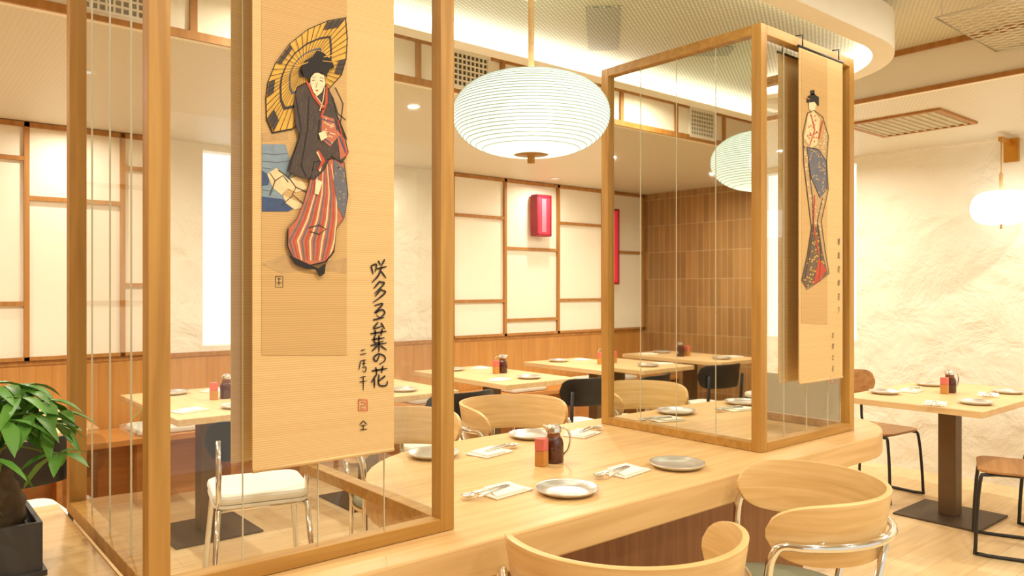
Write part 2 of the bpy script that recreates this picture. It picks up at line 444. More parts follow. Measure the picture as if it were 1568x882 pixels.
def flat(name, polys, Y, layer, mat, parent):
    V, F = [], []
    for poly in polys:
        n = len(V)
        for p in poly:
            X, Z = on_scroll(p[0], p[1], Y); V.append((X, Y-.003-.0004*layer, Z))
        F.append(tuple(range(n, n+len(poly))))
    return obj(name, V, F, mat, parent)

def rib(pts, w):
    if isinstance(w, (int, float)): w = [w]*len(pts)
    L, R = [], []
    for i, p in enumerate(pts):
        a = pts[max(i-1, 0)]; b = pts[min(i+1, len(pts)-1)]
        dx, dy = b[0]-a[0], b[1]-a[1]; l = math.hypot(dx, dy) or 1
        nx, ny = -dy/l*w[i]/2, dx/l*w[i]/2
        L.append((p[0]+nx, p[1]+ny)); R.append((p[0]-nx, p[1]-ny))
    return [[L[i], L[i+1], R[i+1], R[i]] for i in range(len(pts)-1)]

def brush(pts, w):
    P = smooth_path([(p[0], p[1], 0) for p in pts], 5); n = len(P)
    ws = [w*(.45+.75*math.sin(math.pi*min(1, (i/(n-1))*.85+.12))*(1-.35*(i/(n-1)))) for i in range(n)]
    return rib([(p.x, p.y) for p in P], ws)

def inside(p, poly):
    c = False; n = len(poly)
    for i in range(n):
        x1, y1 = poly[i]; x2, y2 = poly[(i+1) % n]
        if (y1 > p[1]) != (y2 > p[1]) and p[0] < (x2-x1)*(p[1]-y1)/(y2-y1)+x1: c = not c
    return c
def motif(poly, n, s, kind=0):
    xs = [p[0] for p in poly]; ys = [p[1] for p in poly]; res = []; k = 0
    while k < n:
        p = (random.uniform(min(xs), max(xs)), random.uniform(min(ys), max(ys))); k += 1
        if not all(inside((p[0]+a*s, p[1]+b*s), poly) for a, b in ((1, 0), (-1, 0), (0, 1), (0, -1))): continue
        if kind == 0:
            m_ = 5; a0 = random.random()*6
            res.append([(p[0]+s*(1 if q % 2 else .45)*math.cos(a0+q*math.pi/m_), p[1]+s*(1 if q % 2 else .45)*math.sin(a0+q*math.pi/m_)) for q in range(2*m_)])
        else:
            a0 = random.uniform(1.2, 1.9)
            res += rib([(p[0]-s*math.cos(a0), p[1]-s*math.sin(a0)), (p[0]+.3*s, p[1]), (p[0]+s*math.cos(a0), p[1]+s*math.sin(a0))], s*.28)
    return res
def outline(poly, w=.9): return rib(poly+[poly[0], poly[1]], w)

def ink(n, c): return plain('ink_'+n, c, .75, noise=.22, scale=60)
I = {'dark': ink('dark', (78, 66, 60)), 'black': ink('black', (40, 34, 32)), 'gold': ink('gold', (226, 176, 78)), 'grey': ink('grey', (160, 144, 116)),
     'face': ink('face', (244, 220, 176)), 'red': ink('red', (196, 78, 52)), 'blue': ink('blue', (134, 152, 164)), 'navy': ink('navy', (68, 86, 122)),
     'rust': ink('rust', (194, 112, 84)), 'cream': ink('cream', (236, 206, 156)), 'slate': ink('slate', (108, 108, 116)), 'tan': ink('tan', (194, 158, 108)),
     'brown': ink('brown', (112, 92, 74))}

def scroll_body(name, x0, x1, Y, zb, zt):
    r = root(name)
    box('slat_sheet', x0, x1, Y-.002, Y+.002, zb, zt, M['scroll'], r)
    tube('bottom_rod', [(x0, Y, zb), (x1, Y, zb)], .005, M['scroll'], r)
    tube('top_rod', [(x0-.005, Y, zt), (x1+.005, Y, zt)], .006, M['black'], r)
    s = .02 if Y < 1.7 else -.02
    tubes('hanging_hook', [[(x, Y, zt), (x, Y, 2.452), (x, Y+s*1.5, 2.455)] for x in (x0+.03, x1-.03)], .003, M['black'], r)
    return r
Y1 = 1.664
s1 = scroll_body('woodblock_print_scroll', .643, 1.003, Y1, .995, 2.40)
flat('print_ground', [[(400, -150), (530, -90), (530, 545), (400, 545)]], Y1, 0, M['scroll2'], s1)
sea = [(400, 222), (436, 222), (448, 262), (440, 290), (432, 300), (440, 324), (400, 324)]
flat('sea', [sea], Y1, 1, I['blue'], s1)
flat('sea_deep', [[(400, 302), (430, 306), (462, 314), (440, 325), (400, 325)], [(400, 262), (412, 270), (410, 284), (400, 286)]], Y1, 2, I['navy'], s1)
flat('sea_lines', rib([(401, 236), (420, 238), (440, 236)], 1)+rib([(401, 248), (425, 250), (444, 247)], 1)+rib([(401, 258), (415, 260)], 1)+rib([(401, 292), (418, 294)], 1), Y1, 2, I['slate'], s1)
flat('shore', [[(508, 130), (522, 150), (526, 190), (530, 230), (518, 225), (508, 180)], [(400, 205), (440, 200), (440, 215), (400, 218)],
               [(400, 405), (440, 388), (450, 410), (530, 396), (530, 420), (480, 412), (430, 420)]], Y1, 1, I['tan'], s1)
flat('foam', [[(408, 268), (422, 258), (440, 276), (456, 270), (470, 290), (452, 296), (440, 290), (430, 300), (416, 288)],
              [(432, 300), (450, 308), (470, 318), (450, 322), (436, 312)]], Y1, 3, I['cream'], s1)
flat('branches', rib([(412, 300), (420, 278), (432, 270), (440, 280)], 1.6)+rib([(425, 262), (440, 272), (452, 288), (470, 296)], 1.6)+rib([(430, 315), (448, 300), (462, 312)], 1.3)
     + rib([(420, 278), (412, 266)], 1.2)+rib([(440, 272), (448, 262)], 1.2)+rib([(452, 288), (446, 300)], 1.2)
     + rib([(512, 135), (524, 160), (520, 190), (530, 215)], 1.5)+rib([(508, 150), (516, 175), (528, 185)], 1.5), Y1, 4, I['dark'], s1)
umb = [(405, 152), (408, 128), (420, 98), (441, 69), (470, 46), (500, 33), (528, 28), (531, 60), (529, 92), (522, 116), (505, 135), (480, 170), (446, 200), (415, 206), (406, 185)]
hub = (464, 106)
def sc(poly, k): return [(hub[0]+(p[0]-hub[0])*k, hub[1]+(p[1]-hub[1])*k) for p in poly]
for i, (k, c) in enumerate([(1, 'black'), (.975, 'gold'), (.64, 'dark'), (.59, 'gold'), (.40, 'slate'), (.36, 'gold'), (.15, 'brown')]):
    flat('umbrella_%d' % i, [sc(umb, k)], Y1, 5+i, I[c], s1)
flat('umbrella_dark_panels', [[sc([umb[i]], .965)[0], sc([umb[(i+1) % 15]], .965)[0], sc([umb[(i+1) % 15]], .80)[0], sc([umb[i]], .80)[0]] for i in (0, 2, 5, 8, 13)], Y1, 12, I['dark'], s1)
rb = []
for i in range(15):
    a, b = umb[i], umb[(i+1) % 15]
    for t in (0, .33, .66):
        p = (a[0]+(b[0]-a[0])*t, a[1]+(b[1]-a[1])*t); rb += rib([hub, p], [.3, 1.0])
flat('umbrella_ribs', rb, Y1, 13, I['black'], s1)
L = 15
skirt = [(478, 250), (505, 245), (524, 250), (530, 300), (524, 335), (512, 350), (509, 385), (496, 402), (470, 408), (448, 402), (438, 378), (437, 352), (452, 336), (462, 312), (470, 285)]
flat('underskirt', [skirt], Y1, L, I['rust'], s1)
st = []; st2 = []; st3 = []
for k in range(12):
    t = k/11; path = [(482+t*22, 252), (472+t*40, 298), (458+t*54, 338), (441+t*68, 370), (450+t*50, 400)]
    (st if k % 3 == 0 else st2 if k % 3 == 1 else st3).extend(rib(path, [1.0, 1.8, 2.5, 2.9, 2.0]))
flat('kimono_stripes', st, Y1, L+1, I['slate'], s1)
flat('kimono_red_stripes', st2, Y1, L+1, I['red'], s1)
flat('kimono_pale_stripes', st3, Y1, L+2, I['cream'], s1)
flat('hem_lining', rib([(438, 352), (437, 378), (448, 402), (470, 408), (496, 402), (509, 385)], 2.4)+rib([(470, 350), (486, 346), (496, 352), (486, 360), (472, 356)], 2)+outline(skirt), Y1, L+3, I['dark'], s1)
slv = [(508, 245), (526, 262), (530, 300), (523, 336), (514, 318), (508, 280)]
flat('sleeve_grey', [slv], Y1, L+3, I['slate'], s1)
flat('sleeve_motif', motif(slv, 40, 2.4), Y1, L+4, I['grey'], s1)
kt = [(452, 136), (470, 126), (497, 132), (506, 152), (512, 176), (522, 200), (530, 235), (520, 252), (504, 240), (493, 262), (478, 276), (455, 273), (437, 263), (444, 240), (456, 215), (449, 190), (447, 160)]
flat('kimono_top', [kt], Y1, L+3, I['dark'], s1)
flat('kimono_weave', motif(kt, 220, 2.6, 1), Y1, L+4, I['brown'], s1)
flat('kimono_shadow', rib([(450, 150), (458, 200), (446, 240), (440, 262)], 1.6)+rib([(470, 150), (468, 200), (458, 255), (466, 272)], 1.6)+rib([(486, 185), (484, 215)], 1.6)+outline(kt), Y1, L+5, I['black'], s1)
obi = [(490, 178), (508, 184), (514, 212), (502, 226), (488, 214)]; obi2 = [(512, 200), (524, 214), (530, 238), (518, 246)]
flat('obi', [obi, obi2], Y1, L+5, I['rust'], s1)
flat('obi_pattern', rib([(492, 190), (508, 196)], 1.5)+rib([(491, 202), (510, 208)], 1.5)+rib([(482, 234), (490, 250), (486, 264)], 2.6)+motif(obi, 14, 2), Y1, L+6, I['cream'], s1)
flat('obi_blue', rib([(490, 184), (509, 190)], 1.5)+rib([(490, 212), (504, 222)], 2)+rib([(516, 210), (526, 236)], 2.4), Y1, L+6, I['navy'], s1)
flat('collar', rib([(466, 127), (478, 150), (492, 170)], [3, 5, 2.5])+rib([(497, 133), (496, 160), (488, 182)], [2.5, 4, 2.5])+rib([(484, 232), (492, 248), (484, 262)], [2, 6, 2])+rib([(514, 186), (528, 240)], 1.6), Y1, L+7, I['red'], s1)
flat('collar_pale', rib([(470, 130), (482, 152), (492, 166)], 1.4)+rib([(494, 136), (491, 156), (486, 172)], 1.4), Y1, L+8, I['cream'], s1)
fc = [(472, 117), (482, 113), (493, 118), (495, 131), (489, 144), (482, 150), (476, 144), (471, 130)]
flat('face', [fc, [(484, 206), (494, 202), (498, 212), (488, 218)], [(480, 276), (490, 280), (484, 300), (478, 298)]], Y1, L+9, I['face'], s1)
flat('hair', [[(458, 108), (463, 96), (474, 90), (482, 80), (492, 84), (505, 96), (508, 106), (498, 110), (497, 122), (490, 114), (478, 114), (470, 124), (462, 120)]], Y1, L+10, I['black'], s1)
flat('hair_pins', rib([(452, 104), (468, 98)], 1.2)+rib([(492, 90), (512, 86)], 1.2)+rib([(490, 96), (510, 98)], 1), Y1, L+11, I['gold'], s1)
flat('features', rib([(474, 126), (479, 125)], 1)+rib([(486, 126), (491, 127)], 1)+rib([(482, 129), (480, 137)], .7)+rib([(474, 122), (480, 120)], .6)+rib([(486, 121), (492, 123)], .6)+outline(fc, .5), Y1, L+10, I['black'], s1)
flat('lips', [[(479, 140), (484, 140), (482, 143)]], Y1, L+10, I['red'], s1)
flat('clogs', [[(440, 392), (462, 402), (484, 412), (496, 404), (494, 420), (486, 425), (480, 414), (466, 413), (448, 406)]], Y1, L+4, I['black'], s1)
flat('stamp', rib([(421, 424), (432, 424), (432, 441), (421, 441), (421, 424)], 1)+rib([(424, 428), (429, 428)], 1)+rib([(426, 426), (426, 438)], 1)+rib([(423, 434), (430, 434)], 1), Y1, 2, I['dark'], s1)
flat('red_seal', rib([(548, 613), (561, 613), (561, 630), (548, 630), (548, 613)], 1.5)+rib([(551, 617), (558, 617), (558, 622), (551, 622), (551, 627), (558, 627)], 1.3), Y1, 2, I['red'], s1)
strokes = [[(567, 408), (570, 421)], [(567, 408), (575, 406), (573, 418)], [(578, 400), (581, 407)], [(588, 398), (582, 409)], [(575, 413), (591, 409)], [(583, 410), (578, 423), (568, 434)], [(582, 416), (590, 427)],
           [(581, 431), (571, 443)], [(580, 433), (587, 435), (572, 451)], [(583, 443), (573, 455)], [(582, 445), (589, 448), (580, 457), (570, 464)],
           [(572, 469), (585, 466), (573, 480), (583, 475), (588, 480), (581, 487), (575, 483)],
           [(570, 491), (587, 487)], [(578, 494), (571, 504), (585, 500)], [(582, 495), (588, 505)],
           [(566, 512), (591, 508)], [(573, 506), (574, 516)], [(584, 504), (582, 515)], [(568, 521), (588, 518)], [(572, 515), (573, 526), (586, 523)], [(579, 514), (579, 526)], [(566, 530), (591, 526)], [(579, 525), (579, 540)], [(577, 530), (568, 539)], [(581, 530), (591, 537)],
           [(580, 545), (575, 554), (571, 549), (578, 543), (587, 546), (588, 553), (579, 559)],
           [(568, 569), (592, 565)], [(574, 563), (576, 574)], [(585, 561), (583, 572)], [(576, 573), (567, 587)], [(572, 581), (572, 595)], [(589, 576), (578, 585)], [(579, 574), (579, 590), (590, 591), (592, 584)]]
flat('calligraphy_main', sum([brush(s_, 2.5) for s_ in strokes], []), Y1, 3, I['black'], s1)
small = [[(551, 538), (558, 536)], [(550, 544), (560, 542)], [(550, 554), (560, 552)], [(551, 554), (548, 568)], [(553, 558), (559, 557)], [(556, 551), (556, 562)], [(553, 564), (559, 563), (558, 570), (553, 569)],
         [(550, 579), (559, 577)], [(549, 586), (561, 584)], [(555, 577), (555, 599)], [(555, 645), (549, 652)], [(555, 645), (561, 651)], [(551, 653), (559, 652)], [(555, 653), (555, 658)], [(550, 659), (561, 658)]]
flat('calligraphy_signature', sum([brush(s_, 1.5) for s_ in small], []), Y1, 3, I['black'], s1)
scroll_body('bamboo_scroll', .625, .985, 1.745, 1.005, 2.39)

def glyph(ch, px, py, size, Y, mat, parent, sx=1, rot=0):
    X, Z = on_scroll(px, py, Y)
    cu = bpy.data.curves.new('glyph', 'FONT'); cu.body = ch; cu.size = size; cu.align_x = 'CENTER'; cu.align_y = 'CENTER'; cu.shear = .2
    t = bpy.data.objects.new('tmp', cu); S.collection.objects.link(t)
    bpy.context.view_layer.update()
    me = bpy.data.meshes.new_from_object(t.evaluated_get(bpy.context.evaluated_depsgraph_get()))
    bpy.data.objects.remove(t)
    me.materials.clear(); me.materials.append(mat)
    o = bpy.data.objects.new('calligraphy_'+str(len(parent.children)), me); S.collection.objects.link(o); o.parent = parent
    o.location = (X, Y-.0045, Z); o.rotation_euler = (math.radians(90), math.radians(rot), 0); o.scale = (sx, 1, 1)
Y2 = 1.664
s2 = scroll_body('woodblock_print_scroll', 2.935, 3.30, Y2, 1.005, 2.40)
flat('print_ground', [[(1226, 78), (1266, 92), (1266, 498), (1226, 496)]], Y2, 0, M['scroll2'], s2)
rb_ = [(1235, 174), (1245, 170), (1258, 180), (1267, 210), (1264, 250), (1267, 290), (1256, 340), (1262, 385), (1268, 420), (1252, 432), (1234, 444), (1226, 430), (1235, 390), (1241, 350), (1235, 300), (1229, 250), (1228, 205)]
flat('robe', [rb_], Y2, 2, I['tan'], s2)
flat('robe_motif', motif(rb_, 330, 2.0), Y2, 3, I['cream'], s2)
pl_ = [(1236, 176), (1245, 172), (1254, 184), (1250, 222), (1240, 228), (1230, 212)]
flat('shoulder_panel', [pl_], Y2, 4, I['cream'], s2)
flat('shoulder_motif', motif(pl_, 40, 2.0), Y2, 5, I['rust'], s2)
bl = [(1234, 226), (1252, 230), (1264, 248), (1265, 290), (1254, 304), (1240, 272)]
flat('sash', [bl], Y2, 4, I['slate'], s2)
flat('sash_motif', motif(bl, 70, 1.9), Y2, 5, I['tan'], s2)
lo = [(1241, 345), (1252, 345), (1258, 385), (1266, 420), (1252, 431), (1234, 442), (1227, 430), (1236, 388)]
flat('lower_robe', [lo], Y2, 4, I['brown'], s2)
flat('lower_robe_motif', motif(lo, 120, 1.9), Y2, 5, I['gold'], s2)
flat('robe_red', [[(1252, 396), (1264, 414), (1254, 431), (1244, 437)]]+rib([(1246, 300), (1244, 345), (1252, 390)], 2)+rib([(1240, 176), (1246, 200), (1238, 224)], 1.6)+rib([(1258, 186), (1252, 214)], 2), Y2, 6, I['red'], s2)
flat('robe_lines', outline(rb_, .9)+outline(bl, .7)+rib([(1236, 250), (1242, 300), (1244, 350), (1236, 400), (1230, 432)], .9)+rib([(1258, 304), (1250, 340), (1256, 390), (1252, 428)], .9), Y2, 7, I['dark'], s2)
flat('face', [[(1237, 157), (1243, 154), (1248, 161), (1246, 170), (1242, 174), (1237, 168)]], Y2, 7, I['face'], s2)
flat('hair', [[(1233, 158), (1235, 149), (1243, 144), (1252, 150), (1252, 164), (1246, 157), (1238, 158)], [(1239, 140), (1245, 139), (1246, 146), (1240, 147)]], Y2, 8, I['black'], s2)
flat('hair_pins', rib([(1230, 150), (1238, 153)], .9)+rib([(1248, 148), (1258, 145)], .9), Y2, 9, I['gold'], s2)
for i, ch in enumerate('春風若柳花下'):
    glyph(ch, 1283, 372+i*21, .032, Y2, I['dark'], s2, .7)
for i, ch in enumerate('言葉之花'):
    glyph(ch, 1274, 515+i*17, .026, Y2, I['black'], s2, .7)
flat('red_seal', rib([(1270, 580), (1277, 580), (1277, 588), (1270, 588), (1270, 580)], 1), Y2, 2, I['red'], s2)
scroll_body('bamboo_scroll', 2.915, 3.28, 1.745, 1.005, 2.39)

# ---------------------------------------------------------------- oval canopy over the table
r = root('oval_ceiling_canopy')
def ringslab(name, o, i, z0, z1, mat):
    n = len(o); V = [(p[0], p[1], z) for z in (z0, z1) for p in o]+[(p[0], p[1], z) for z in (z0, z1) for p in i]; F = []
    for k in range(n):
        j = (k+1) % n
        F += [(k, j, n+j, n+k), (2*n+j, 2*n+k, 3*n+k, 3*n+j), (j, k, 2*n+k, 2*n+j), (n+k, n+j, 3*n+j, 3*n+k)]
    return obj(name, V, F, mat, r)
oo = rrect(0, 3.86, 1.48, 2.74, .58, 20); ii = rrect(.1, 3.77, 1.57, 2.65, .49, 20)
ringslab('rim', oo, ii, 2.455, 2.62, M['white'])
ringslab('led_light', rrect(.11, 3.76, 1.58, 2.64, .48, 20), rrect(.125, 3.745, 1.595, 2.625, .465, 20), 2.475, 2.52, M['led'])
slab('mesh_panel', ii, 2.535, 2.545, M['mesh'], r)
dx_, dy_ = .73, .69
slab('dark_mesh_patch', [(2.46+a*dx_*.28+b*dy_*.07, 2.32+a*dy_*.28-b*dx_*.07) for a, b in ((-1, -1), (-1, 1), (1, 1), (1, -1))], 2.529, 2.5345, M['meshd'], r)  # added dark sheet, stands in for the shadowy shape behind the mesh
tubes('suspension_rods', [[(x, y, 2.55), (x, y, ZC)] for x in (.7, 1.9, 3.1) for y in (1.8, 2.4)], .006, M['white'], r)

r = root('expanded_metal_raft', (3.62, .55, 2.6))
w, h, s = .75, .85, .05
lines = []
for i in range(-20, 20):
    for sg in (1, -1):
        x0 = i*s
        xa = x0+(0 if sg > 0 else h*.5); xb = xa+sg*.5*h
        dx = xb-xa; t0, t1 = 0, 1
        for lim in (0, w):
            t = (lim-xa)/dx
            if (dx > 0) == (lim == 0): t0 = max(t0, t)
            else: t1 = min(t1, t)
        if t1-t0 > .03: lines.append([(xa+dx*t0, h*t0, 0), (xa+dx*t1, h*t1, 0)])
tubes('lattice', lines, .003, M['white'], r, 4)
tubes('edge', [[(0, 0, 0), (w, 0, 0), (w, h, 0), (0, h, 0)]], .005, M['white'], r, 6, True)
tubes('hangers', [[(x, y, 0), (x, y, ZC-2.6)] for x in (.02, w-.02) for y in (.02, h-.02)], .003, M['white'], r, 6)

# ---------------------------------------------------------------- pendant lantern
def lantern(name, loc, R, H, rod_top):
    r = root(name, loc)
    prof = []; N = 60
    for i in range(N+1):
        t = i/N; a = -math.pi/2+math.pi*t
        rr = R*(abs(math.cos(a))**.72); z = H/2*math.sin(a)
        if rr < R*.22: rr = R*.22
        prof.append((rr, z))
    m, nt, b = base('paper_'+name)
    b.inputs['Base Color'].default_value = lin((222, 236, 228)); b.inputs['Roughness'].default_value = .8
    b.inputs['Emission Color'].default_value = lin((228, 244, 238))
    tc = nt.nodes.new('ShaderNodeTexCoord'); wv = nt.nodes.new('ShaderNodeTexWave'); wv.bands_direction = 'Z'
    wv.inputs['Scale'].default_value = 29; nt.links.new(tc.outputs['Object'], wv.inputs['Vector'])
    mr = nt.nodes.new('ShaderNodeMapRange'); mr.inputs['To Min'].default_value = .06; mr.inputs['To Max'].default_value = .34
    nt.links.new(wv.outputs['Fac'], mr.inputs[0]); nt.links.new(mr.outputs[0], b.inputs['Emission Strength'])
    tr = nt.nodes.new('ShaderNodeBsdfTranslucent'); tr.inputs[0].default_value = lin((242, 250, 246))
    mx = nt.nodes.new('ShaderNodeMixShader'); mx.inputs[0].default_value = .35
    tp = nt.nodes.new('ShaderNodeBsdfTransparent'); mx2 = nt.nodes.new('ShaderNodeMixShader'); mx2.inputs[0].default_value = .05
    out_ = [n for n in nt.nodes if n.type == 'OUTPUT_MATERIAL'][0]
    nt.links.new(b.outputs[0], mx.inputs[1]); nt.links.new(tr.outputs[0], mx.inputs[2])
    nt.links.new(mx.outputs[0], mx2.inputs[1]); nt.links.new(tp.outputs[0], mx2.inputs[2]); nt.links.new(mx2.outputs[0], out_.inputs[0])
    lathe('paper_shade', prof, m, r, 64)
    rings = []
    for i in range(2, 27):
        z = -H/2+H*i/28; c = math.sqrt(max(0, 1-(2*z/H)**2)); rr = R*c**.72
        rings.append([((rr+.001)*math.cos(q*math.pi/32), (rr+.001)*math.sin(q*math.pi/32), z) for q in range(64)])
    tubes('wire_ribs', rings, .0014, plain('rib_green_grey', (178, 194, 182), .6), r, 5, True)
    lathe('bulb', [(.001, -.095)]+[(.095*math.cos(a), .095*math.sin(a)) for a in [(-80+i*16)*math.pi/180 for i in range(11)]]+[(.001, .095)], M['bulb'], r, 20)
    pl = bpy.data.lights.new('bulb_light', 'POINT'); pl.energy = 9; pl.color = (1, .99, .95); pl.shadow_soft_size = .1
    o = bpy.data.objects.new('bulb_light', pl); S.collection.objects.link(o); o.parent = r
    lathe('bottom_cap', [(.001, -H/2-.03), (.014, -H/2-.03), (.014, -H/2), (R*.22, -H/2+.002), (R*.22, -H/2+.008)], M['frame'], r, 24)
    tube('rod', [(0, 0, H/2-.02), (0, 0, rod_top-loc[2])], .012, M['top'], r)
    lathe('ceiling_rose', [(.001, rod_top-loc[2]-.05), (.03, rod_top-loc[2]-.05), (.075, rod_top-loc[2]-.03), (.075, rod_top-loc[2])], M['white'], r, 32)
    return r
lantern('paper_pendant_lantern', (1.89, 2.15, 2.047), .293, .30, 2.535)

def wall_lantern(x, y, z):
    r = root('wall_lantern', (x, y, z))
    R, H = .185, .23
    prof = [(R*max(.2, math.cos(a)**.5), H/2*math.sin(a)) for a in [(-90+i*6)*math.pi/180 if 0 < i < 30 else (-89.9 if i == 0 else 89.9)*math.pi/180 for i in range(31)]]
    lathe('shade', prof, emis('glowing_shade', (255, 248, 232), 2.6), r, 40)
    tube('stem', [(0, 0, H/2-.01), (0, 0, H/2+.12)], .012, M['top'], r)
    tube('cord', [(0, 0, H/2+.12), (0, 0, H/2+.36)], .003, M['gold'], r)
    dx = XR-x-.001
    box('arm', -.02, dx, -.012, .012, H/2+.34, H/2+.37, M['gold'], r)
    box('wall_plate', dx-.03, dx, -.045, .045, H/2+.22, H/2+.385, M['gold'], r)
    box('lower_stem', -.006, .006, -.006, .006, -H/2-.03, -H/2+.01, M['frame'], r)
wall_lantern(5.93, 1.87, 1.95)
wall_lantern(5.93, -.2, 1.95)

# ---------------------------------------------------------------- tableware
def plate(x, y, z, R=.10):
    r = root('metal_plate', (x, y, z))
    lathe('dish', [(.001, .002), (R*.62, .002), (R*.8, .006), (R*.97, .017), (R, .019), (R, .016), (R*.8, .0015), (R*.6, 0), (.001, 0)], M['steel'], r, 40)
def napkin(x, y, z, rz=0, cut=True):
    r = root('folded_napkin', (x, y, z), rz)
    slab('cloth', [(-.085, -.055), (.08, -.06), (.085, .05), (-.075, .06)], 0, .006, M['napkin'], r, .002)
    slab('cloth_fold', [(-.08, -.05), (.055, -.055), (.08, .045), (-.03, .055)], .006, .012, M['napkin'], r, .002)
    if cut:
        tube('fork_handle', [(-.13, -.02, .012), (-.05, -.01, .016), (.03, 0, .014)], .004, M['steel'], r, 6)
        V = lathe('spoon_bowl', [(.001, 0), (.012, .001), (.019, .006), (.02, .008)], M['steel'], r, 16); V.location = (-.135, .016, .008); V.scale = (1.4, 1, 1)
        tube('spoon_handle', [(-.11, .014, .014), (-.05, .01, .016), (.03, .01, .014)], .0035, M['steel'], r, 6)
def jug(x, y, z, rz=0):
    r = root('soy_sauce_dispenser', (x, y, z), rz)
    lathe('glass_body', [(.001, 0), (.034, 0), (.037, .006), (.037, .07), (.033, .085), (.026, .095)], M['soy'], r, 24)
    lathe('glass_neck', [(.026, .095), (.024, .105), (.026, .118)], M['jar'], r, 24)
    lathe('lid', [(.029, .112), (.029, .128), (.022, .138), (.008, .143), (.001, .143)], M['chrome'], r, 24)
    tube('handle', smooth_path([(.024, 0, .125), (.05, 0, .122), (.062, 0, .09), (.056, 0, .05), (.036, 0, .025)], 5), .0045, M['chrome'], r, 8)
    tube('spout', [(-.02, 0, .12), (-.04, 0, .136)], [.01, .006], M['chrome'], r, 8)
def packet(x, y, z, rz=0):
    r = root('condiment_box', (x, y, z), rz)
    box('box_base', -.019, .019, -.019, .019, 0, .055, M['boxtan'], r, .002)
    box('box_top', -.019, .019, -.019, .019, .0555, .10, M['boxpink'], r, .002)
T = .7505
plate(2.24, 1.745, T); napkin(2.035, 1.815, T, 10)
plate(1.69, 1.75, T); napkin(1.54, 1.89, T, 8)
plate(2.20, 2.50, T); napkin(2.41, 2.40, T, 200)
plate(1.66, 2.46, T); napkin(1.86, 2.36, T, 195)
jug(1.95, 2.09, T, -35); packet(1.875, 2.075, T, 20)

def dining_table(cx, cy, w=.66, d=1.15, alongx=False):
    r = root('dining_table', (cx, cy, 0))
    if alongx: w, d = d, w
    slab('tabletop', rrect(-w/2, w/2, -d/2, d/2, .012, 3), .715, .75, M['top2'], r, .003)
    box('column', -.05, .05, -.05, .05, .012, .715, M['pedestal'], r, .003)
    box('base_plate', -.24, .24, -.24, .24, 0, .012, M['dark'], r, .003)
    box('top_bracket', -.2, .2, -.2, .2, .70, .7149, M['dark'], r)
YT = 4.52
for i, x in enumerate([-.6, .43, 1.48, 2.53, 3.58, 4.72]):
    dining_table(x, YT)
    plate(x+.04, YT-.38, T, .09); plate(x-.07, YT+.4, T, .09); napkin(x-.2, YT-.34, T, 20, False)
    napkin(x+.18, YT+.36, T, 200, False)
    jug(x+.12, YT+.02, T, 30*i); packet(x+.04, YT+.0, T)
dining_table(5.08, 1.88, .78, 1.25, True)
plate(4.74, 1.62, T, .09); napkin(4.55, 1.76, T, 20)
plate(5.38, 1.66, T, .09); napkin(5.17, 1.70, T, 20)
plate(4.78, 2.14, T, .09); napkin(5.0, 2.08, T, 190)
plate(5.40, 2.12, T, .09)
jug(5.13, 1.9, T, -30); packet(5.05, 1.9, T)

# ---------------------------------------------------------------- chairs
def barrel_chair(x, y, rz):
    r = root('barrel_armchair', (x, y, 0), rz)
    band('curved_back', 0, .262, .289, 112, .635, .815, .016, M['chairwood'], r, 64, 8, 8)
    pts = []
    a0 = 102; zr = .70; R = .298
    end = lambda s: (R*math.cos(math.radians(-90+s*a0)), R*math.sin(math.radians(-90+s*a0)))
    e = end(-1); pts += [(e[0]*.95, e[1]+.05, .01), (e[0]*.97, e[1]+.045, .38), (e[0]*.98, e[1]+.04, .61), (e[0], e[1]+.025, zr-.02)]
    for i in range(25):
        a = math.radians(-90+(-a0+2*a0*i/24)); pts.append((R*math.cos(a), R*math.sin(a), zr))
    e = end(1); pts += [(e[0], e[1]+.025, zr-.02), (e[0]*.98, e[1]+.04, .61), (e[0]*.97, e[1]+.045, .38), (e[0]*.95, e[1]+.05, .01)]
    tube('chrome_rail', smooth_path(pts, 3), .0125, M['chrome'], r, 12)
    tubes('back_legs', [[(s*.15, -.2, .0), (s*.15, -.19, .43), (s*.17, -.24, zr)] for s in (1, -1)], .011, M['chrome'], r)
    tubes('clamps', [[(s*R*math.cos(a), R*math.sin(a), zr), (s*.278*math.cos(a), .278*math.sin(a), zr)] for s in (1, -1) for a in (math.radians(-50), math.radians(-8))], .015, M['chrome'], r)
    lathe('seat_shell', [(.001, .41), (.22, .41), (.24, .425), (.24, .44)], M['chairwood'], r, 40, (0, .02))
    lathe('seat_cushion', [(.235, .44), (.238, .455), (.225, .475), (.15, .482), (.001, .483)], M['green'], r, 40, (0, .02))
barrel_chair(1.42, 1.27, -30)
barrel_chair(2.15, 1.265, 42)
barrel_chair(2.54, 3.0, 180)
barrel_chair(1.86, 3.0, 186)

